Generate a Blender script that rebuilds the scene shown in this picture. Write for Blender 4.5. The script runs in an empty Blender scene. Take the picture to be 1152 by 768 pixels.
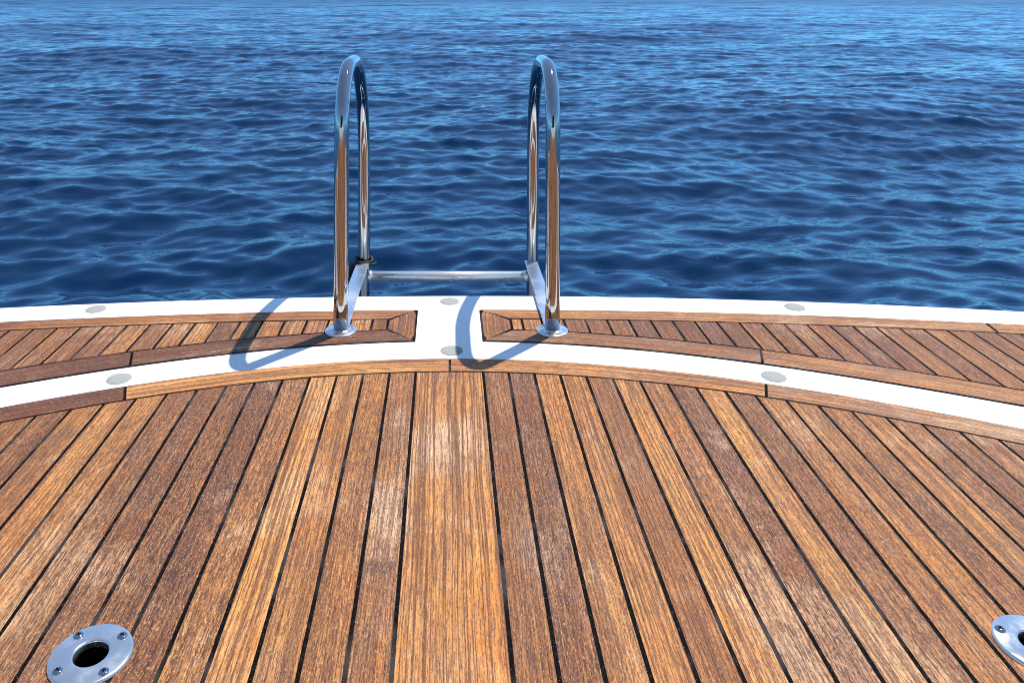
import bpy, bmesh, math, random
import numpy as np
from mathutils import Vector

random.seed(7)
rng = np.random.default_rng(11)
scene = bpy.context.scene
COL = scene.collection
R = math.radians

# ------------------------------------------------------------------ helpers
def link(o, parent=None):
    COL.objects.link(o)
    if parent is not None:
        o.parent = parent
    return o

def tag(o, label=None, cat=None, group=None, kind=None):
    if label: o["label"] = label
    if cat: o["category"] = cat
    if group: o["group"] = group
    if kind: o["kind"] = kind
    return o

def empty(name, loc=(0, 0, 0)):
    o = bpy.data.objects.new(name, None)
    o.empty_display_size = 0.1
    o.location = loc
    return link(o)

def mesh_obj(name, bm, mats, parent=None, smooth=False, loc=None):
    me = bpy.data.meshes.new(name)
    bm.normal_update()
    bm.to_mesh(me)
    bm.free()
    for m in (mats if isinstance(mats, (list, tuple)) else [mats]):
        me.materials.append(m)
    if smooth:
        for p in me.polygons:
            p.use_smooth = True
    o = bpy.data.objects.new(name, me)
    if loc is not None:
        o.location = loc
    return link(o, parent)

def tube(bm, pts, rad, n=24, cap=True, mat=0):
    pts = [Vector(p) for p in pts]
    rings = []
    t0 = (pts[1] - pts[0]).normalized()
    ref = Vector((1, 0, 0)) if abs(t0.x) < 0.8 else Vector((0, 1, 0))
    nrm = (ref - t0 * ref.dot(t0)).normalized()
    for i, p in enumerate(pts):
        if i == 0: t = pts[1] - pts[0]
        elif i == len(pts) - 1: t = pts[-1] - pts[-2]
        else: t = (pts[i + 1] - pts[i]).normalized() + (pts[i] - pts[i - 1]).normalized()
        t.normalize()
        nrm = (nrm - t * nrm.dot(t)).normalized()
        b = t.cross(nrm)
        r = rad[i] if isinstance(rad, (list, tuple)) else rad
        rings.append([bm.verts.new(p + (nrm * math.cos(2 * math.pi * k / n) + b * math.sin(2 * math.pi * k / n)) * r) for k in range(n)])
    for a, b in zip(rings, rings[1:]):
        for k in range(n):
            f = bm.faces.new((a[k], a[(k + 1) % n], b[(k + 1) % n], b[k]))
            f.material_index = mat; f.smooth = True
    if cap:
        for rr, fl in ((rings[0], True), (rings[-1], False)):
            f = bm.faces.new(list(reversed(rr)) if fl else rr); f.material_index = mat

def lathe(bm, prof, c=(0, 0, 0), n=48, mat=0, close_top=False, close_bot=False, smooth=True):
    rings = []
    for r, z in prof:
        rings.append([bm.verts.new((c[0] + r * math.cos(2 * math.pi * k / n), c[1] + r * math.sin(2 * math.pi * k / n), c[2] + z)) for k in range(n)])
    for a, b in zip(rings, rings[1:]):
        for k in range(n):
            f = bm.faces.new((a[k], a[(k + 1) % n], b[(k + 1) % n], b[k]))
            f.material_index = mat; f.smooth = smooth
    if close_top:
        f = bm.faces.new(rings[-1]); f.material_index = mat
    if close_bot:
        f = bm.faces.new(list(reversed(rings[0]))); f.material_index = mat

# ------------------------------------------------------------------ materials
class NT:
    def __init__(s, name):
        s.m = bpy.data.materials.new(name); s.m.use_nodes = True
        s.t = s.m.node_tree; s.n = s.t.nodes; s.l = s.t.links
        s.b = s.n["Principled BSDF"]
    def node(s, typ, **kw):
        nd = s.n.new(typ)
        for k, v in kw.items():
            setattr(nd, k, v)
        return nd
    def put(s, sock, v):
        if isinstance(v, bpy.types.NodeSocket): s.l.new(v, sock)
        else: sock.default_value = v
    def math(s, op, a, b=0.0, c=0.0, clamp=False):
        nd = s.node("ShaderNodeMath", operation=op); nd.use_clamp = clamp
        for i, v in enumerate((a, b, c)): s.put(nd.inputs[i], v)
        return nd.outputs[0]
    def mix(s, fac, a, b, blend="MIX"):
        nd = s.node("ShaderNodeMix", data_type="RGBA", blend_type=blend); nd.clamp_factor = True
        s.put(nd.inputs[0], fac); s.put(nd.inputs[6], a); s.put(nd.inputs[7], b)
        return nd.outputs[2]
    def ramp(s, v, lo, hi, a=0.0, b=1.0, smooth=True):
        nd = s.node("ShaderNodeMapRange", interpolation_type="SMOOTHSTEP" if smooth else "LINEAR")
        s.put(nd.inputs[0], v); s.put(nd.inputs[1], lo); s.put(nd.inputs[2], hi); s.put(nd.inputs[3], a); s.put(nd.inputs[4], b)
        return nd.outputs[0]
    def noise(s, vec, scale=1.0, detail=2.0, rough=0.5, dist=0.0):
        nd = s.node("ShaderNodeTexNoise", noise_dimensions="3D")
        s.put(nd.inputs["Vector"], vec); s.put(nd.inputs["Scale"], scale); s.put(nd.inputs["Detail"], detail)
        s.put(nd.inputs["Roughness"], rough); s.put(nd.inputs["Distortion"], dist)
        return nd.outputs[0]
    def comb(s, x, y, z=0.0):
        nd = s.node("ShaderNodeCombineXYZ")
        for i, v in enumerate((x, y, z)): s.put(nd.inputs[i], v)
        return nd.outputs[0]

def rgb(r, g, b): return (r, g, b, 1.0)

def teak_material():
    t = NT("weathered_teak")
    uv = t.node("ShaderNodeUVMap", uv_map="UVMap")
    sep = t.node("ShaderNodeSeparateXYZ"); t.l.new(uv.outputs[0], sep.inputs[0])
    u, v = sep.outputs[0], sep.outputs[1]
    at = t.node("ShaderNodeAttribute", attribute_name="plank")
    sc = t.node("ShaderNodeSeparateColor"); t.l.new(at.outputs["Color"], sc.inputs[0])
    tone, grey, seed = sc.outputs[0], sc.outputs[1], sc.outputs[2]
    fleck = at.outputs["Alpha"]
    M = t.math
    sd = M("MULTIPLY", seed, 37.0)
    def uvn(su, sv, z=0.0, detail=2.0, rough=0.6, vv=None):
        return t.noise(t.comb(M("MULTIPLY", u, su), M("MULTIPLY", v if vv is None else vv, sv), M("ADD", sd, z)), 1.0, detail, rough)
    wav = uvn(2.0, 8.0, 0.0, 1.0)
    v2 = M("ADD", v, M("MULTIPLY", M("SUBTRACT", wav, 0.5), 0.016))
    rings = t.noise(t.comb(M("MULTIPLY", u, 0.8), M("MULTIPLY", v2, M("ADD", 90.0, M("MULTIPLY", seed, 60.0))), M("ADD", sd, 1.7)), 1.0, 1.0, 0.5)        # growth rings: long fine lines
    g1 = uvn(5.0, 230.0, 0.0, 2.0, 0.6, v2)           # broad grain
    g2 = uvn(34.0, 520.0, 3.1, 2.0, 0.65, v2)         # fibres
    pores = uvn(48.0, 330.0, 7.9, 2.0, 0.6, v2)       # open pores, short dashes
    micro = uvn(170.0, 520.0, 2.2, 3.0, 0.75)         # salt and dirt specks
    bl = uvn(4.2, 17.0, 0.0, 3.0)
    bl2 = uvn(6.5, 17.0, 5.3, 4.0, 0.62)
    bl3 = uvn(3.4, 11.0, 11.7, 3.0, 0.6)
    bl4 = uvn(9.0, 30.0, 15.1, 3.0, 0.65)
    ringy = M("SUBTRACT", 1.0, M("MULTIPLY", fleck, 0.85))
    c = t.mix(tone, rgb(0.120, 0.034, 0.011), rgb(0.64, 0.290, 0.078))
    c = t.mix(M("MULTIPLY", t.ramp(bl, 0.44, 0.70), M("ADD", 0.12, M("MULTIPLY", tone, 0.75))), c, rgb(0.52, 0.180, 0.026))            # orange heartwood
    c = t.mix(M("MULTIPLY", t.ramp(bl3, 0.48, 0.68), M("ADD", 0.25, M("MULTIPLY", fleck, 0.5))), c, rgb(0.125, 0.047, 0.022))  # brown stains
    greyf = M("MULTIPLY", t.ramp(bl2, 0.40, 0.66), M("ADD", 0.04, M("MULTIPLY", grey, 0.75)), clamp=True)
    c = t.mix(greyf, c, rgb(0.30, 0.165, 0.098))                                                   # silvered wear
    c = t.mix(M("MULTIPLY", t.ramp(bl2, 0.62, 0.74), 0.62), c, rgb(0.60, 0.44, 0.31))              # salt-bleached scuffs
    c = t.mix(M("MULTIPLY", t.ramp(bl4, 0.62, 0.74), 0.45), c, rgb(0.085, 0.040, 0.028))           # black mildew spots
    geo = t.node("ShaderNodeNewGeometry")                                                           # wear that crosses the boards
    wr = t.noise(geo.outputs["Position"], 3.1, 4.0, 0.62, 0.4)
    wd = t.noise(geo.outputs["Position"], 4.3, 4.0, 0.65, 0.8)
    c = t.mix(M("MULTIPLY", t.ramp(wr, 0.53, 0.66), 0.62), c, rgb(0.66, 0.43, 0.255))
    c = t.mix(M("MULTIPLY", t.ramp(wd, 0.54, 0.70), 0.45), c, rgb(0.13, 0.048, 0.022))
    px = t.node("ShaderNodeSeparateXYZ"); t.l.new(geo.outputs["Position"], px.inputs[0])
    def scuff(x0, y0, a, b, col, k):                                                                # single marks with a shape of their own
        dx = M("DIVIDE", M("SUBTRACT", px.outputs[0], x0), a); dy = M("DIVIDE", M("SUBTRACT", px.outputs[1], y0), b)
        r = M("ADD", M("SQRT", M("ADD", M("MULTIPLY", dx, dx), M("MULTIPLY", dy, dy))), M("MULTIPLY", M("SUBTRACT", wd, 0.5), 3.0))
        return t.mix(M("MULTIPLY", t.ramp(r, 1.15, 0.25), k), c, col)
    c = scuff(0.004, 1.47, 0.105, 0.085, rgb(0.60, 0.43, 0.31), 0.58)
    c = scuff(-0.098, 1.24, 0.045, 0.115, rgb(0.62, 0.46, 0.34), 0.60)
    c = scuff(-0.095, 1.145, 0.030, 0.022, rgb(0.09, 0.04, 0.026), 0.70)
    c = scuff(0.130, 1.18, 0.050, 0.080, rgb(0.40, 0.28, 0.21), 0.60)
    c = scuff(-0.33, 1.33, 0.055, 0.035, rgb(0.10, 0.045, 0.028), 0.65)
    c = scuff(0.42, 1.00, 0.040, 0.070, rgb(0.46, 0.33, 0.24), 0.60)
    rl = t.ramp(M("ABSOLUTE", M("SUBTRACT", rings, 0.5)), 0.020, 0.080, 1.0, 0.0)
    c = t.mix(M("MULTIPLY", M("MULTIPLY", rl, ringy), 0.82), c, rgb(0.105, 0.036, 0.013))
    c = t.mix(M("MULTIPLY", t.ramp(g1, 0.50, 0.34), 0.55), c, rgb(0.115, 0.042, 0.017))
    c = t.mix(M("MULTIPLY", t.ramp(g1, 0.56, 0.70), 0.30), c, rgb(0.66, 0.37, 0.145))
    c = t.mix(M("MULTIPLY", t.ramp(g2, 0.50, 0.38), 0.72), c, rgb(0.105, 0.042, 0.022))
    pf = M("MULTIPLY", t.ramp(pores, 0.50, 0.60), M("ADD", 0.08, M("MULTIPLY", fleck, 0.80)), clamp=True)
    c = t.mix(pf, c, rgb(0.055, 0.022, 0.014))
    c = t.mix(M("MULTIPLY", t.ramp(micro, 0.56, 0.70), M("ADD", 0.25, M("MULTIPLY", fleck, 0.55))), c, rgb(0.72, 0.48, 0.28))
    c = t.mix(M("MULTIPLY", t.ramp(micro, 0.48, 0.38), M("ADD", 0.45, M("MULTIPLY", fleck, 0.45))), c, rgb(0.055, 0.022, 0.012))
    c = t.mix(1.0, c, t.mix(tone, rgb(0.96, 0.83, 0.73), rgb(1.22, 1.17, 1.00)), "MULTIPLY")       # each board's own depth of colour
    t.l.new(c, t.b.inputs["Base Color"])
    t.put(t.b.inputs["Roughness"], t.ramp(bl2, 0.3, 0.8, 0.60, 0.44))
    t.put(t.b.inputs["Specular IOR Level"], 0.30)
    h = M("ADD", M("ADD", M("MULTIPLY", g1, 0.5), M("MULTIPLY", rl, -0.25)), M("ADD", M("MULTIPLY", g2, 0.5), M("ADD", M("MULTIPLY", pores, -0.6), M("MULTIPLY", micro, 0.5))))
    bp = t.node("ShaderNodeBump"); bp.inputs["Strength"].default_value = 0.7; bp.inputs["Distance"].default_value = 0.0024
    t.l.new(h, bp.inputs["Height"]); t.l.new(bp.outputs[0], t.b.inputs["Normal"])
    return t.m

def simple(name, col, rough=0.5, metal=0.0, spec=0.5):
    t = NT(name)
    t.b.inputs["Base Color"].default_value = rgb(*col); t.b.inputs["Roughness"].default_value = rough
    t.b.inputs["Metallic"].default_value = metal; t.b.inputs["Specular IOR Level"].default_value = spec
    return t

def gelcoat_material():
    t = simple("white_gelcoat", (0.83, 0.83, 0.82), 0.28)
    tc = t.node("ShaderNodeTexCoord")
    n = t.noise(tc.outputs["Object"], 5.0, 4.0, 0.6)
    c = t.mix(t.ramp(n, 0.35, 0.75), rgb(0.84, 0.84, 0.83), rgb(0.80, 0.80, 0.785))
    t.l.new(c, t.b.inputs["Base Color"])
    t.put(t.b.inputs["Roughness"], t.ramp(n, 0.3, 0.7, 0.22, 0.36))
    return t.m

def caulk_material():
    t = simple("black_caulk", (0.006, 0.006, 0.006), 0.7, 0.0, 0.03)
    tc = t.node("ShaderNodeTexCoord")
    n = t.noise(tc.outputs["Object"], 90.0, 3.0, 0.6)
    n2 = t.noise(tc.outputs["Object"], 700.0, 1.0, 0.5)
    c = t.mix(t.ramp(n, 0.5, 0.8), rgb(0.004, 0.0036, 0.004), rgb(0.020, 0.018, 0.019))
    n3 = t.noise(tc.outputs["Object"], 7.0, 3.0, 0.6)
    c = t.mix(t.math("MULTIPLY", t.ramp(n3, 0.50, 0.66), 0.75), c, rgb(0.055, 0.051, 0.053))     # dusty grey stretches, with the sun's sheen painted into the colour
    c = t.mix(t.ramp(n2, 0.70, 0.78), c, rgb(0.34, 0.30, 0.25))
    t.l.new(c, t.b.inputs["Base Color"])
    bp = t.node("ShaderNodeBump"); bp.inputs["Strength"].default_value = 0.4; bp.inputs["Distance"].default_value = 0.001
    t.l.new(n, bp.inputs["Height"]); t.l.new(bp.outputs[0], t.b.inputs["Normal"])
    return t.m

def steel_material(name, rough, sc=40.0, bump=0.08, col=(0.78, 0.77, 0.76), lo=0.6, hi=1.9):
    t = simple(name, col, rough, 1.0)
    tc = t.node("ShaderNodeTexCoord")
    n = t.noise(tc.outputs["Object"], sc, 4.0, 0.6)
    t.put(t.b.inputs["Roughness"], t.ramp(n, 0.35, 0.75, rough * lo, rough * hi))
    bp = t.node("ShaderNodeBump"); bp.inputs["Strength"].default_value = bump; bp.inputs["Distance"].default_value = 0.0006
    t.l.new(n, bp.inputs["Height"]); t.l.new(bp.outputs[0], t.b.inputs["Normal"])
    return t.m

def water_material():
    t = simple("sea_water", (0.0001, 0.0138, 0.050), 0.04)
    t.b.inputs["Specular Tint"].default_value = rgb(0.50, 0.88, 1.0)
    t.b.inputs["IOR"].default_value = 1.333
    geo = t.node("ShaderNodeNewGeometry")
    sp = t.node("ShaderNodeSeparateXYZ"); t.l.new(geo.outputs["Position"], sp.inputs[0])
    x, y = sp.outputs[0], sp.outputs[1]
    a = t.noise(t.comb(t.math("MULTIPLY", x, 5.0), t.math("MULTIPLY", y, 11.0), 0.3), 1.0, 3.0, 0.55, 0.6)
    xr = t.math("ADD", t.math("MULTIPLY", x, 0.88), t.math("MULTIPLY", y, 0.47))
    yr = t.math("SUBTRACT", t.math("MULTIPLY", y, 0.88), t.math("MULTIPLY", x, 0.47))
    b = t.noise(t.comb(t.math("MULTIPLY", xr, 7.0), t.math("MULTIPLY", yr, 17.0), 4.1), 1.0, 2.0, 0.5, 0.4)
    gust = t.noise(t.comb(t.math("MULTIPLY", x, 0.30), t.math("MULTIPLY", y, 0.45), 2.2), 1.0, 2.0, 0.5)   # ruffled and calm patches
    gf = t.ramp(gust, 0.42, 0.62, 0.35, 1.0)
    h = t.math("MULTIPLY", gf, t.math("ADD", t.math("MULTIPLY", a, 0.0085), t.math("MULTIPLY", b, 0.0034)))
    dist = t.math("SQRT", t.math("ADD", t.math("MULTIPLY", x, x), t.math("MULTIPLY", y, y)))
    t.put(t.b.inputs["Roughness"], t.ramp(dist, 8.0, 140.0, 0.03, 0.26, False))   # unresolved ripple far out
    bp = t.node("ShaderNodeBump"); bp.inputs["Strength"].default_value = 1.0; bp.inputs["Distance"].default_value = 1.0
    t.l.new(h, bp.inputs["Height"]); t.l.new(bp.outputs[0], t.b.inputs["Normal"])
    return t.m

M_TEAK = teak_material(); M_GEL = gelcoat_material(); M_CAULK = caulk_material()
M_STEEL = steel_material("polished_stainless", 0.06, 14.0, 0.05, (0.44, 0.44, 0.445))
M_PLATE = steel_material("worn_stainless_plate", 0.24, 24.0, 0.12, (0.72, 0.72, 0.71), 0.5, 1.6)
M_FLAT = steel_material("brushed_stainless_bar", 0.34, 9.0, 0.02, (0.76, 0.76, 0.77), 0.85, 1.25)
M_RUNG = steel_material("satin_stainless_tube", 0.22, 9.0, 0.02, (0.92, 0.87, 0.80), 0.85, 1.25)
M_DISC = steel_material("satin_stainless_flange", 0.24, 60.0, 0.10, (0.74, 0.74, 0.73), 0.7, 1.5)
for _m, _v in ((M_DISC, 0.90), (M_PLATE, 0.90), (M_RUNG, 0.68)): _m.node_tree.nodes["Principled BSDF"].inputs["Metallic"].default_value = _v
M_PLUG = simple("grey_plug", (0.30, 0.305, 0.285), 0.75, 0.0, 0.15).m
M_DARK = simple("dark_socket", (0.002, 0.002, 0.002), 0.9, 0.0, 0.05).m
M_CORD = simple("black_cord", (0.010, 0.010, 0.012), 0.7).m
M_WATER = water_material()
M_GLASS = simple("tinted_glass", (0.010, 0.011, 0.012), 0.08).m

# ------------------------------------------------------------------ deck outline (metres; y runs aft, away from the viewer)
def cA(x): return 2.2006 + .0091 * x - .0567 * x * x
def cB(x): return 2.0754 + .0104 * x - .0561 * x * x
def cC(x): return 2.0173 + .0084 * x - .0553 * x * x
def cD(x): return 1.9567 + .0088 * x - .2446 * x * x + .0101 * x ** 4
def cE(x): return 1.8953 + .0106 * x - .2791 * x * x + .0251 * x ** 4
def cF(x): return 1.7971 + .0101 * x - .2888 * x * x + .0190 * x ** 4
def cG(x): return 1.7356 + .0112 * x - .2966 * x * x + .0173 * x ** 4

XM = 2.0            # half width of the platform
YB = -1.20          # foot of the added step, behind the viewer
ZC, ZT = 0.0015, 0.0022   # caulk sheet and plank tops
SOCK = [(-0.428, 0.9885), (0.7255, 1.004)]
HS = 0.026

def in_hole(x, y):
    return any(abs(x - sx) < HS and abs(y - sy) < HS for sx, sy in SOCK)

def breaks(vals, axis, lo, hi):
    out = set(vals)
    for s in SOCK:
        for d in (-HS, HS):
            q = s[axis] + d
            if lo < q < hi: out.add(q)
    return sorted(out)

def slab(bm, P, UV, attr, zt=ZT, zb=0.0010, ch=0.0003, holes=False):
    """P[i][j] grid of xy, UV[i][j] metres; a board with a slightly splayed edge."""
    uvl = bm.loops.layers.uv.get("UVMap") or bm.loops.layers.uv.new("UVMap")
    al = bm.loops.layers.float_color.get("plank") or bm.loops.layers.float_color.new("plank")
    n, m = len(P), len(P[0])
    V = [[bm.verts.new((P[i][j][0], P[i][j][1], zt)) for j in range(m)] for i in range(n)]
    def face(vs, uvs):
        f = bm.faces.new(vs)
        for lp, q in zip(f.loops, uvs):
            lp[uvl].uv = q; lp[al] = attr
        return f
    for i in range(n - 1):
        for j in range(m - 1):
            if holes:
                cx = (P[i][j][0] + P[i + 1][j + 1][0]) / 2; cy = (P[i][j][1] + P[i + 1][j + 1][1]) / 2
                if in_hole(cx, cy): continue
            idx = ((i, j), (i + 1, j), (i + 1, j + 1), (i, j + 1))
            face([V[a][b] for a, b in idx], [UV[a][b] for a, b in idx])
    ring = [(i, 0) for i in range(n)] + [(n - 1, j) for j in range(1, m)] + [(i, m - 1) for i in range(n - 2, -1, -1)] + [(0, j) for j in range(m - 2, 0, -1)]
    cx = sum(P[a][b][0] for a, b in ring) / len(ring); cy = sum(P[a][b][1] for a, b in ring) / len(ring)
    low = []
    L = len(ring)
    area = sum(P[ring[k][0]][ring[k][1]][0] * P[ring[(k + 1) % L][0]][ring[(k + 1) % L][1]][1] - P[ring[(k + 1) % L][0]][ring[(k + 1) % L][1]][0] * P[ring[k][0]][ring[k][1]][1] for k in range(L))
    sg = 1 if area > 0 else -1
    for k, (a, b) in enumerate(ring):
        p0 = Vector(P[ring[k - 1][0]][ring[k - 1][1]]); p2 = Vector(P[ring[(k + 1) % L][0]][ring[(k + 1) % L][1]])
        t = (p2 - p0); t.normalize()
        nx, ny = t.y * sg, -t.x * sg
        low.append(bm.verts.new((P[a][b][0] + nx * ch, P[a][b][1] + ny * ch, zb)))
    for k in range(L):
        k2 = (k + 1) % L
        a, b = ring[k], ring[k2]
        face([V[a[0]][a[1]], low[k], low[k2], V[b[0]][b[1]]], [UV[a[0]][a[1]], UV[a[0]][a[1]], UV[b[0]][b[1]], UV[b[0]][b[1]]])

def lin(a, b, n): return [a + (b - a) * i / (n - 1) for i in range(n)]

def fore_aft_plank(bm, x0, x1, ylo, yhi, attr, step=0.12):
    """a plank between x0 and x1 running along y, ends following ylo(x) and yhi(x)"""
    xs = breaks(lin(x0, x1, 4), 0, x0 + 1e-4, x1 - 1e-4)
    ya = max(ylo(x) for x in xs); yb = min(yhi(x) for x in xs)
    n = max(2, int((yb - ya) / step) + 1)
    inner = breaks([ya + (yb - ya) * i / n for i in range(1, n)], 1, ya, yb)
    P, UV = [], []
    off = random.random() * 3
    rows = ["lo"] + inner + ["hi"]
    for r in rows:
        pr, ur = [], []
        for x in xs:
            y = ylo(x) if r == "lo" else yhi(x) if r == "hi" else r
            pr.append((x, y)); ur.append((y + off, x - x0))
        P.append(pr); UV.append(ur)
    slab(bm, P, UV, attr, holes=True)

def curved_board(bm, x0, x1, lo, hi, attr, skew=(0, 0)):
    """a margin board between curves lo(x) and hi(x); skew shifts the hi end for scarf / mitre joints"""
    n = max(4, int(abs(x1 - x0) / 0.03))
    P, UV = [], []
    off = random.random() * 3
    for i in range(n + 1):
        t = i / n
        pr, ur = [], []
        for j in range(4):
            w = j / 3
            xa = x0 + skew[0] * w; xb = x1 + skew[1] * w
            x = xa + (xb - xa) * t
            y = lo(x) * (1 - w) + hi(x) * w
            pr.append((x, y)); ur.append((x + off, w * abs(hi(x) - lo(x))))
        P.append(pr); UV.append(ur)
    slab(bm, P, UV, attr)

def at(tone, grey, fleck): return (tone, grey, random.random(), fleck)

# ------------------------------------------------------------------ the boat
boat = tag(empty("motor_yacht", (0, 0, 0)), "white boat stern with weathered teak deck planks and a curved white rim", "boat")

# hull: one white moulding with a rounded outer edge, sides down into the water
bm = bmesh.new()
xs = breaks(lin(-XM, XM, 81), 0, -XM, XM)
ys = breaks(lin(YB, 1.15, 12), 1, YB, 1.15)
ER = 0.030
grid = []
for x in xs:
    c = [(x, y, 0.0) for y in ys]
    for w in (0.33, 0.66, 1.0):
        c.append((x, 1.15 + (cA(x) - ER - 1.15) * w, 0.0))
    for k in range(1, 9):
        a = k / 8 * math.pi / 2
        c.append((x, cA(x) - ER + ER * math.sin(a), -ER + ER * math.cos(a)))
    c += [(x, cA(x) - 0.002, -0.10), (x, cA(x) - 0.05, -0.30), (x, cA(x) - 0.16, -0.60), (x, cA(x) - 0.3, -0.95)]
    grid.append([bm.verts.new(p) for p in c])
m = len(grid[0]); ny = len(ys)
for i in range(len(xs) - 1):
    for j in range(m - 1):
        vs = (grid[i][j], grid[i + 1][j], grid[i + 1][j + 1], grid[i][j + 1])
        cx = (xs[i] + xs[i + 1]) / 2; cy = (vs[0].co.y + vs[2].co.y) / 2
        if j < ny - 1 and in_hole(cx, cy): continue
        f = bm.faces.new(vs); f.smooth = j >= ny
for col_, sgn in ((grid[0], -1), (grid[-1], 1)):        # the two flanks of the platform
    low = [bm.verts.new((v.co.x + sgn * 0.0, v.co.y, -0.95)) for v in col_]
    for j in range(m - 2):
        vs = [col_[j], col_[j + 1], low[j + 1], low[j]]
        if sgn < 0: vs.reverse()
        bm.faces.new(vs)
bmesh.ops.recalc_face_normals(bm, faces=bm.faces)
hull = mesh_obj("hull", bm, M_GEL, boat)

# step, back wall, dark door and roof added behind the viewer for rail reflections
def profile_part(name, prof, x0, x1, m):
    bm = bmesh.new()
    r0 = [bm.verts.new((x0, y, z)) for y, z in prof]; r1 = [bm.verts.new((x1, y, z)) for y, z in prof]
    n = len(prof)
    for k in range(n): bm.faces.new((r0[k], r1[k], r1[(k + 1) % n], r0[(k + 1) % n]))
    bm.faces.new(r0); bm.faces.new(list(reversed(r1)))
    bmesh.ops.recalc_face_normals(bm, faces=bm.faces)
    return mesh_obj(name, bm, m, boat)
profile_part("added_step", [(YB, 0.001), (YB - 0.02, 0.30), (YB - 0.05, 0.33), (-3.0, 0.33), (-3.0, -0.5), (YB, -0.5)], -XM, XM, M_GEL)
profile_part("added_bulkhead", [(-3.0, 0.33), (-3.0, 2.26), (-3.15, 2.26), (-3.15, 0.33)], -XM, XM, M_GEL)
profile_part("added_overhang", [(-3.15, 2.262), (-1.35, 2.30), (-1.28, 2.36), (-1.40, 2.42), (-3.15, 2.44)], -XM, XM, M_GEL)
profile_part("added_glass_door", [(-2.985, 0.38), (-2.985, 2.06), (-2.998, 2.06), (-2.998, 0.38)], -1.25, 1.25, M_GLASS)

# main teak deck: caulking bed with the planks laid on it
G2 = 0.0030
def main_lo(x): return YB + 0.004
def main_hi(x): return cG(x) - G2
bm = bmesh.new()
xs = breaks(lin(-XM + 0.01, XM - 0.01, 61), 0, -XM, XM)
ys = breaks([YB + 0.001, 0.0], 1, YB, 1.1) + [1.1]
g = []
for x in xs:
    yf = max(cF(x) + 0.0002, 0.2)
    yl = [min(y, yf - 0.05) if y > 0.3 and yf < 1.15 else y for y in ys] + [yf]
    g.append([bm.verts.new((x, y, ZC)) for y in yl])
for i in range(len(xs) - 1):
    for j in range(len(g[0]) - 1):
        vs = (g[i][j], g[i + 1][j], g[i + 1][j + 1], g[i][j + 1])
        cx = (xs[i] + xs[i + 1]) / 2; cy = (vs[0].co.y + vs[2].co.y) / 2
        if in_hole(cx, cy): continue
        f = bm.faces.new(vs); f.material_index = 1
SW = 0.0030   # half a seam
# (tone, grey, fleck) of the planks counted outwards from the wide middle one
left = [(.55, .85, .45), (.52, .15, .50), (.62, .10, .40), (.95, .20, .12), (.50, .10, .70), (.18, .40, .90), (.30, .25, 1.0), (.22, .85, .75), (.38, .70, .60), (.72, .15, .45), (.80, .12, .30), (.60, .15, .35), (.30, .2, .6), (.3, .3, .5)]
right = [(.34, .60, .55), (.22, .95, .70), (.66, .25, .40), (.72, .10, .15), (.40, .35, .30), (.85, .12, .20), (.50, .35, .55), (.20, .75, .8), (.85, .20, .30), (.35, .40, .60), (.55, .50, .5), (.70, .45, .35), (.45, .35, .55), (.70, .60, .3), (.5, .6, .5), (.3, .4, .5)]
k = 0
while True:
    x1 = -.0636 - .0548 * k; x0 = x1 - .0548
    if x0 < -XM + 0.05: break
    fore_aft_plank(bm, x0 + SW, x1 - SW, main_lo, main_hi, at(*(left[k] if k < len(left) else random.choice(left))))
    k += 1
k = 0
while True:
    x0 = .0789 + .0537 * k; x1 = x0 + .0537
    if x1 > XM - 0.05: break
    fore_aft_plank(bm, x0 + SW, x1 - SW, main_lo, main_hi, at(*(right[k] if k < len(right) else random.choice(right))))
    k += 1
deck = mesh_obj("teak_deck", bm, [M_TEAK, M_CAULK], boat)
bm = bmesh.new()
fore_aft_plank(bm, -.0636 + SW, .0789 - SW, main_lo, main_hi, at(.80, .40, .05))
tag(mesh_obj("king_plank", bm, M_TEAK, deck), "wide straight-grained plank in the middle of the deck")
JW = 0.0027
def skj(x): return 0.032 * x if abs(x) < 1 else 0.0
for a, b, tn, lb in ((-XM + .02, -.633, (.02, .25, .45), "dark reddish margin board at the left"), (-.633, .0086, (1.0, .05, .05), "pale golden margin board"),
                     (.0086, .637, (.80, .30, .2), "brown margin board crossed by the rail's shadow"), (.637, XM - .02, (.60, 1.0, .2), "grey weathered margin board at the right")):
    bm = bmesh.new()
    curved_board(bm, a + JW, b - JW, lambda x: cG(x) + 0.0030, cF, at(*tn), (skj(a), skj(b)))
    tag(mesh_obj("margin_board", bm, M_TEAK, deck), lb)

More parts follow.
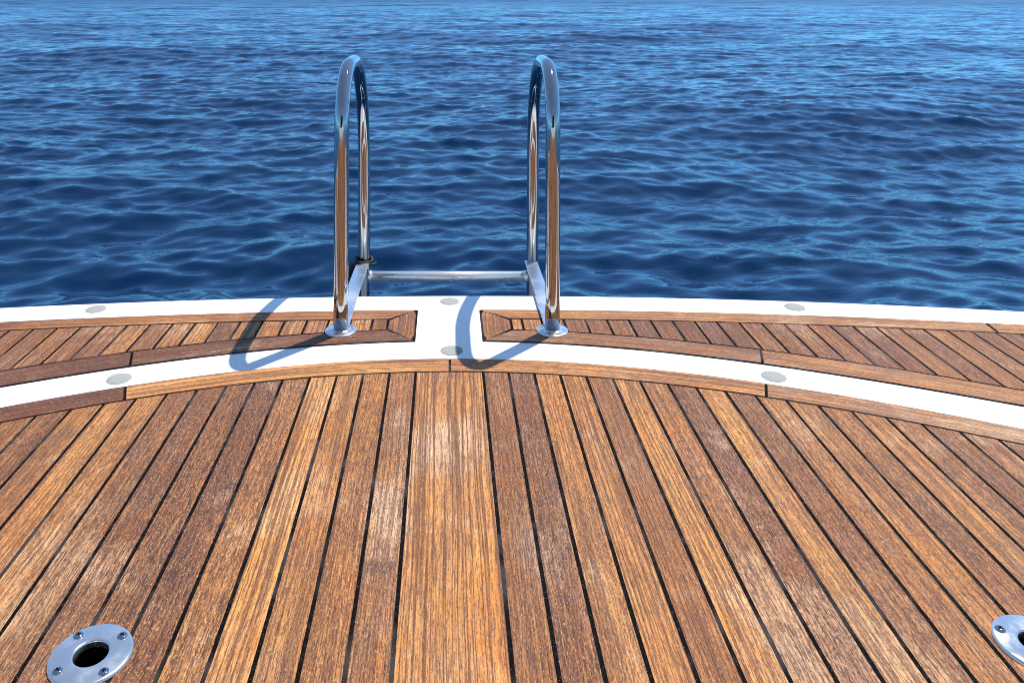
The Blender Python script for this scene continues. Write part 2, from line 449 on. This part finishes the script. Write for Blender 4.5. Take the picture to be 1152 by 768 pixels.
# the two teak inlays let into the white rim
def inlay(side):
    s = side
    xo, xi = (-.0745, -.141) if s < 0 else (.0895, .159)          # outer / inner edge of the end board
    xend = s * (XM - .06)
    bm = bmesh.new()
    n = 60
    xs = lin(xo - s * 0.0045, xend, n)
    lo = [bm.verts.new((x, cE(x) - 0.0045, ZC)) for x in xs]; hi = [bm.verts.new((x, cB(x) + 0.0005, ZC)) for x in xs]
    for i in range(n - 1):
        f = bm.faces.new((lo[i], lo[i + 1], hi[i + 1], hi[i]) if s > 0 else (lo[i + 1], lo[i], hi[i], hi[i + 1])); f.material_index = 1
    # short planks
    first = (-.179, -.232) if s < 0 else (.186, .2355)
    p = .0536 if s < 0 else .0531
    seams = [xi, first[0], first[1]]
    while abs(seams[-1]) < XM - .15: seams.append(seams[-1] + s * p)
    tl = [(.25, .85, .2), (.9, .25, .1), (.9, .3, .1), (.5, .75, .1), (.85, .35, .1), (.75, .35, .1), (.65, .3, .15), (.12, .9, .2), (.85, .2, .15), (.5, .3, .2), (.35, .75, .3), (.7, .35, .3), (.35, .35, .3), (.35, .8, .3), (.4, .4, .4), (.3, .5, .4)] if s < 0 else \
         [(.8, .35, .1), (.7, .35, .1), (.3, .7, .2), (.25, .75, .25), (.3, .6, .3), (.35, .45, .3), (.12, .9, .3), (.2, .6, .4), (.15, .7, .4), (.12, .8, .4), (.2, .6, .4), (.4, .35, .4), (.3, .4, .5), (.35, .4, .5), (.35, .35, .4), (.2, .6, .5), (.2, .7, .4), (.5, .5, .3), (.3, .4, .5), (.55, .5, .3), (.4, .6, .3)]
    for i in range(len(seams) - 1):
        a, b = sorted(seams[i:i + 2])
        fore_aft_plank(bm, a + .0030, b - .0030, lambda x: cD(x) + .0030, lambda x: cC(x) - .0030, at(*(tl[i] if i < len(tl) else random.choice(tl))), step=0.06)
    obj = mesh_obj("teak_inlay", bm, [M_TEAK, M_CAULK], boat)
    tag(obj, "left teak inlay of short planks in the white rim" if s < 0 else "right teak inlay of short planks in the white rim")
    # end board with mitred corners
    bm = bmesh.new()
    P, UV = [], []
    for i in range(9):
        w = i / 8
        pr, ur = [], []
        for j in range(4):
            q = j / 3
            x = xo + (xi - s * .0036 - xo) * q
            ylo = cE(xo) * (1 - q) + cD(xi) * q + .0070 * (0.7 + q * .3); yhi = cB(xo) * (1 - q) + cC(xi) * q - .0070 * (0.7 + q * .3)
            # slightly rounded outer corners
            rr = 0.006 * (1 - q) * (1 if (i in (0, 8)) else 0)
            pr.append((x + s * rr, ylo + (yhi - ylo) * w)); ur.append(((ylo + (yhi - ylo) * w), abs(x - xo)))
        P.append(pr); UV.append(ur)
    slab(bm, P, UV, at(.38, .45, .15))
    mesh_obj("end_board", bm, M_TEAK, obj)
    # boards along the outer edge (next to the sea) and the inner edge
    if s < 0:
        outer = [(xend, xi, (0.0, xo - xi), (.45, .15, .1))]
        inner = [(xend, -.680 - JW, (0, -.020), (.0, .50, .3)), (-.680 + JW, xo, (-.020, xi - xo), (.06, .30, .3))]
    else:
        outer = [(xi, 1.305 - .004, (xo - xi, .008), (.72, .5, .15)), (1.305 + .004, xend, (.008, 0), (.75, .6, .15))]
        inner = [(xo, .687 - JW, (xi - xo, .020), (.40, .65, .2)), (.687 + JW, xend, (.020, 0), (.62, .7, .2))]
    for a, b, sk, tn in outer:
        bm = bmesh.new(); curved_board(bm, a, b, lambda x: cC(x) + .0030, cB, at(*tn), sk); mesh_obj("margin_board", bm, M_TEAK, obj)
    for a, b, sk, tn in inner:
        bm = bmesh.new(); curved_board(bm, a, b, cE, lambda x: cD(x) - .0030, at(*tn), sk); mesh_obj("margin_board", bm, M_TEAK, obj)
inlay(-1); inlay(1)

# ------------------------------------------------------------------ grey plugs set in the rim
plugs = [(-.8898, 2.0848, "round grey plug in the white rim between the sea and the left teak inlay"),
         (-.6806, 1.7074, "round grey plug in the white rim below the left inlay, near a margin board joint"),
         (.0104, 2.138, "round grey plug near the sea edge, in the white gap between the two inlays"),
         (.013, 1.8426, "round grey plug above the wide middle plank, touched by the rail's shadow"),
         (.8933, 2.0984, "round grey plug in the white rim between the sea and the right teak inlay"),
         (.6873, 1.7173, "round grey plug in the white rim below the right inlay, near a margin board joint")]
p0 = None
for x, y, lb in plugs:
    if p0 is None:
        bm = bmesh.new()
        lathe(bm, [(0.0252, 0.0), (0.0250, 0.0004), (0.0246, 0.0006), (0.012, 0.0008), (0.002, 0.0008)], n=40, close_top=True)
        o = p0 = mesh_obj("deck_plug", bm, M_PLUG)
    else:
        o = p0.copy(); COL.objects.link(o)
    o.location = (x, y, 0.0003)
    tag(o, lb, "plug", "grey plugs set in the white rim")

# ------------------------------------------------------------------ stainless deck sockets
def screw_bm():
    bm = bmesh.new()
    lathe(bm, [(0.0064, -0.001), (0.0062, 0.0006), (0.0050, 0.0016), (0.0030, 0.0021), (0.0010, 0.0023)], n=24, close_top=True)
    for w, l in ((0.00065, 0.0027), (0.0027, 0.00065)):
        r = bmesh.ops.create_cube(bm, size=1.0)
        for v in r["verts"]:
            v.co = Vector((v.co.x * 2 * w, v.co.y * 2 * l, v.co.z * 0.0012 + 0.0019 + (0.00005 if w > l else 0)))
        for f in {f for v in r["verts"] for f in v.link_faces}: f.material_index = 1
    return bm
sock0 = None
for (x, y), rz, lb in ((SOCK[0], 0.0, "round stainless deck socket with four screws, lower left of the deck"),
                       (SOCK[1], R(10), "round stainless deck socket at the right edge, cut off by the frame")):
    if sock0 is None:
        o = sock0 = empty("deck_socket")
        bm = bmesh.new()
        lathe(bm, [(0.0484, 0.0), (0.0482, 0.0022), (0.0470, 0.0036), (0.0452, 0.0041), (0.0240, 0.0046), (0.0214, 0.0044), (0.0203, 0.0036), (0.0200, 0.0010), (0.0200, -0.004)], n=72)
        mesh_obj("plate", bm, M_PLATE, o)
        bm = bmesh.new()
        lathe(bm, [(0.0201, -0.003), (0.0205, -0.02), (0.0205, -0.16)], n=48)
        lathe(bm, [(0.0205, -0.16), (0.001, -0.16)], n=48, close_top=True)
        mesh_obj("sleeve", bm, M_DARK, o)
        s0 = None
        for k, (dx, dy) in enumerate(((-.0272, .0270), (.0272, .0265), (.0268, -.0272), (-.0278, -.0265))):
            if s0 is None: s = s0 = mesh_obj("screw", screw_bm(), [M_STEEL, M_DARK], o)
            else:
                s = s0.copy(); COL.objects.link(s); s.parent = o
            s.location = (dx, dy, 0.0044); s.rotation_euler = (0, 0, [0.5, 1.1, 0.3, 0.8][k])
    else:
        o = sock0.copy(); COL.objects.link(o)
        for ch in list(sock0.children):
            c = ch.copy(); COL.objects.link(c); c.parent = o
    o.location = (x, y, ZT); o.rotation_euler = (0, 0, rz)
    tag(o, lb, "deck socket", "stainless sockets in the teak deck")

# ------------------------------------------------------------------ the boarding ladder
ladder = tag(empty("swim_ladder", (0, 1.946, 0)), "polished stainless boarding ladder with two arched handrails at the deck edge", "ladder")
LO = Vector((0, 1.946, 0))
YF, YR, ZTOP = 1.946, 2.452, 0.621
def arc_pts(c, r, a0, a1, n, xa, xb):
    out = []
    for i in range(n + 1):
        a = a0 + (a1 - a0) * i / n
        out.append((xa + (xb - xa) * i / n, c[0] + r * math.cos(a), c[1] + r * math.sin(a)))
    return out
def handrail(xf0, xf1, xb1, xb0, lb):
    rf, ah, av = 0.145, 0.275, 0.320        # front bend, then a longer elliptical bend down to the rear stile
    pts = [(xf0 + (xf1 - xf0) * t, YF, 0.0015 + (ZTOP - rf - 0.0015) * t) for t in lin(0, 1, 8)][:-1]
    xm = xf1 + (xb1 - xf1) * 0.4
    pts += arc_pts((YF + rf, ZTOP - rf), rf, math.pi, math.pi / 2, 24, xf1, xm)
    for k in range(0, 33):
        a = math.pi / 2 * (1 - k / 32)
        pts.append((xm + (xb1 - xm) * k / 32, YR - ah + ah * math.cos(a), ZTOP - av + av * math.sin(a)))
    pts += [(xb1 + (xb0 - xb1) * t, YR, (ZTOP - av) * (1 - t) - 0.80 * t) for t in lin(0, 1, 10)][1:]
    bm = bmesh.new()
    tube(bm, [Vector(p) - LO for p in pts], 0.0176, 32)
    h = mesh_obj("handrail", bm, M_STEEL, ladder)
    tag(h, lb)
    bm = bmesh.new()
    lathe(bm, [(0.0375, 0.0), (0.0374, 0.0022), (0.0366, 0.0032), (0.030, 0.0037), (0.0205, 0.0040), (0.0190, 0.0052), (0.0172, 0.0058)], c=Vector((xf0, YF, ZT)) - LO, n=56)
    mesh_obj("base_flange", bm, M_DISC, h)
handrail(-.2495, -.2470, -.2440, -.2450, "left handrail of the ladder")
handrail(.2530, .2545, .2610, .2535, "right handrail of the ladder")
# rung between the rear stiles
bm = bmesh.new()
tube(bm, [Vector(p) - LO for p in ((-.235, YR, -.043), (.245, YR, -.043))], 0.0152, 28)
for s, x in ((-1, -.232), (1, .243)):                         # weld collars
    tube(bm, [Vector(p) - LO for p in ((x, YR, -.043), (x - s * .012, YR, -.043))], [0.0185, 0.0155], 28)
mesh_obj("rung", bm, M_RUNG, ladder)
# flat bars tying the rear stiles to the base flanges
for s, x0, x1 in ((-1, -.2495, -.2452), (1, .2530, .2540)):
    bm = bmesh.new()
    w = 0.0185
    ya, yb = YF + 0.010, YR + 0.004
    secs = [(ya, x0, 0.013), (2.20, x0 + (x1 - x0) * .5, 0.012), (yb - 0.02, x1, 0.006), (yb, x1, 0.004)]
    rows = []
    for y, x, z in secs:
        rows.append([bm.verts.new(Vector(p) - LO) for p in ((x - w, y, z - .006), (x + w, y, z - .006), (x + w, y, z), (x - w, y, z))])
    for a, b in zip(rows, rows[1:]):
        for k in range(4): bm.faces.new((a[k], a[(k + 1) % 4], b[(k + 1) % 4], b[k]))
    bm.faces.new(rows[0]); bm.faces.new(list(reversed(rows[-1])))
    bmesh.ops.recalc_face_normals(bm, faces=bm.faces)
    bmesh.ops.bevel(bm, geom=[e for e in bm.edges], offset=0.0012, segments=2, affect="EDGES")
    mesh_obj("bracket", bm, M_FLAT, ladder)

# black cord knotted round the left rear stile
bm = bmesh.new()
cx, cy = -.2447, YR
pts = []
for i in range(90):
    a = i / 89 * 2 * math.pi * 3.4 + 0.6
    r = 0.0215 + 0.004 * math.sin(a * 0.7 + 1) ** 2
    pts.append((cx + r * math.cos(a), cy + r * math.sin(a), 0.003 + 0.020 * i / 89 + 0.003 * math.sin(a * 1.3)))
tube(bm, pts, 0.0042, 10)
def spline(ps, n=30):
    ps = [Vector(p) for p in ps]; out = []
    q = [ps[0]] + ps + [ps[-1]]
    for i in range(len(ps) - 1):
        for k in range(n):
            t = k / n
            a, b, c, d = q[i:i + 4]
            out.append(0.5 * ((2 * b) + (c - a) * t + (2 * a - 5 * b + 4 * c - d) * t * t + (3 * b - a - 3 * c + d) * t ** 3))
    out.append(ps[-1]); return out
tube(bm, spline([(cx + .006, cy - .024, .014), (cx + .020, cy - .027, .013), (cx + .031, cy - .022, .012), (cx + .038, cy - .014, .014)], 10), 0.0038, 10)
tube(bm, spline([(cx + .012, cy - .024, .010), (cx - .004, cy - .030, .004), (cx - .020, cy - .028, .014), (cx - .010, cy - .031, .020), (cx + .010, cy - .028, .007)], 10), 0.0042, 10)
tube(bm, spline([(cx - .014, cy - .022, .014), (cx - .034, cy - .03, .006), (cx - .046, cy - .03, -.03), (cx - .042, cy - .02, -.075), (cx - .052, cy - .01, -.13)], 10), 0.0058, 10)
tube(bm, spline([(cx - .016, cy - .020, .010), (cx - .030, cy - .02, -.004), (cx - .038, cy - .02, -.045), (cx - .034, cy - .01, -.10)], 10), 0.0042, 10)
tag(mesh_obj("cord", bm, M_CORD, smooth=True, loc=(0, -0.004, -0.010)), "short black cord knotted round the ladder's left rear upright", "cord")

# ------------------------------------------------------------------ the sea
ZW = -0.52
NU, NR = 860, 1250
# cross columns: dense in front of the boat, sparse far to the sides
uc = np.concatenate([-np.geomspace(40, 1.32, 40)[:-1], np.linspace(-1.30, 1.55, NU), np.geomspace(1.57, 40, 40)[1:]])
near = np.geomspace(2.0, 700, NR)
rows = np.concatenate([np.array([-6000, -2000, -600, -200, -60, -20, -6, -1.0, .6, 1.4]), near, np.geomspace(710, 12000, 60)])
wd = 1.2 + 0.75 * np.maximum(rows, 0)
X = wd[:, None] * uc[None, :]
wide = np.where(rows < 2, 1 + np.abs(rows) * .12, 1.0)
X = X * wide[:, None]
Y = np.repeat(rows[:, None], len(uc), 1)
du = np.gradient(uc)
sx = wd[:, None] * du[None, :]
sy = np.repeat(np.abs(np.gradient(rows))[:, None], len(uc), 1)
sp = np.maximum(sx * 0.8, sy)
Z = np.zeros_like(X); DX = np.zeros_like(X); DY = np.zeros_like(X)
comps = []
NC = 220
lam = np.exp(rng.uniform(np.log(0.10), np.log(6.0), NC))
for L in lam:
    base = -100 if rng.random() < 0.62 else -62
    sprd = 15 + 17 * min(1.0, 0.4 / L)
    th = R(base + rng.normal(0, sprd))
    k = 2 * math.pi / L
    wgt = math.exp(-0.5 * ((math.log(L) - math.log(0.31)) / 0.95) ** 2)
    comps.append((k, th, wgt, rng.uniform(0, 2 * math.pi), L))
tot = math.sqrt(sum(c[2] ** 2 for c in comps) / 2)
SLOPE = 0.182
for _ in range(30):                                   # longer swell that still reads far out
    L = math.exp(rng.uniform(math.log(2.5), math.log(12.0)))
    comps.append((2 * math.pi / L, R(-95 + rng.normal(0, 24)), 0.34 * tot / math.sqrt(15.0), rng.uniform(0, 2 * math.pi), L))
for k, th, w, ph, L in comps:
    s = SLOPE * w / tot
    a = s / k
    fade = np.clip((L / sp - 1.3) / 1.1, 0, 1)
    kx, ky = math.cos(th), math.sin(th)
    arg = k * (kx * X + ky * Y) + ph
    Z += a * fade * np.cos(arg)
    ch = 0.35 * a * fade * np.sin(arg)
    DX -= ch * kx; DY -= ch * ky
# gusts: patches of slightly stronger and weaker ripple
nv = X.size
co = np.stack([X + DX, Y + DY, Z], -1).reshape(-1, 3).astype(np.float32)
nr, nu = X.shape
idx = np.arange(nv).reshape(nr, nu)
q = np.stack([idx[:-1, :-1], idx[:-1, 1:], idx[1:, 1:], idx[1:, :-1]], -1).reshape(-1, 4)
me = bpy.data.meshes.new("water")
me.vertices.add(nv); me.vertices.foreach_set("co", co.ravel())
me.loops.add(q.size); me.loops.foreach_set("vertex_index", q.ravel().astype(np.int32))
me.polygons.add(len(q)); me.polygons.foreach_set("loop_start", (np.arange(len(q)) * 4).astype(np.int32))
me.polygons.foreach_set("use_smooth", np.ones(len(q), bool))
me.update(calc_edges=True); me.validate()
me.materials.append(M_WATER)
sea = link(bpy.data.objects.new("water", me))
sea.location = (0, 0, ZW)
tag(sea, "deep blue rippled sea beyond the deck edge", "sea", kind="structure")

# ------------------------------------------------------------------ light
SUN = Vector((.350, .370, 1.0)).normalized()
elev = math.asin(SUN.z); azim = math.atan2(SUN.x, SUN.y)
w = bpy.data.worlds.new("World"); scene.world = w; w.use_nodes = True
nt = w.node_tree
bg = nt.nodes["Background"]; bg.inputs[1].default_value = 0.125
sky = nt.nodes.new("ShaderNodeTexSky"); sky.sky_type = "NISHITA"; sky.sun_disc = False
sky.sun_elevation = elev; sky.sun_rotation = azim; sky.air_density = 1.0; sky.dust_density = 0.0; sky.ozone_density = 1.5
tint = nt.nodes.new("ShaderNodeMix"); tint.data_type = "RGBA"; tint.blend_type = "MULTIPLY"; tint.inputs[0].default_value = 1.0
tcw = nt.nodes.new("ShaderNodeTexCoord"); sxw = nt.nodes.new("ShaderNodeSeparateXYZ"); mrw = nt.nodes.new("ShaderNodeMapRange")
nt.links.new(tcw.outputs["Generated"], sxw.inputs[0]); nt.links.new(sxw.outputs[2], mrw.inputs[0])
mrw.inputs[1].default_value = 0.02; mrw.inputs[2].default_value = 0.75
elv = nt.nodes.new("ShaderNodeMix"); elv.data_type = "RGBA"                  # clear marine air: blue right down to the horizon
elv.inputs[6].default_value = (0.22, 0.66, 1.14, 1.0); elv.inputs[7].default_value = (1.18, 1.10, 1.00, 1.0)
nt.links.new(mrw.outputs[0], elv.inputs[0]); nt.links.new(elv.outputs[2], tint.inputs[7])
nt.links.new(sky.outputs[0], tint.inputs[6]); nt.links.new(tint.outputs[2], bg.inputs[0])
ld = bpy.data.lights.new("sun", "SUN"); ld.energy = 4.6; ld.angle = R(0.53); ld.color = (1.0, 0.965, 0.91)
lo = link(bpy.data.objects.new("sun", ld)); lo.rotation_euler = (-SUN).to_track_quat("-Z", "Y").to_euler(); lo.location = (4, 4, 10)

# ------------------------------------------------------------------ camera
cam = bpy.data.cameras.new("camera"); co_ = link(bpy.data.objects.new("camera", cam))
cam.sensor_width = 36; cam.lens = 922 / 1152 * 36
cam.shift_x = (576 - 501.5) / 1152; cam.shift_y = -390 / 1152
cam.clip_start = 0.02; cam.clip_end = 20000
co_.location = (0, 0, 0.8); co_.rotation_euler = (R(90), 0, 0)
scene.camera = co_

scene.view_settings.view_transform = "Standard"; scene.view_settings.look = "None"
scene.view_settings.exposure = 0.4; scene.view_settings.gamma = 1.0; scene.view_settings.use_curve_mapping = False
scene.cycles.use_denoising = False
scene.cycles.filter_width = 1.0
scene.cycles.sample_clamp_indirect = 8.0
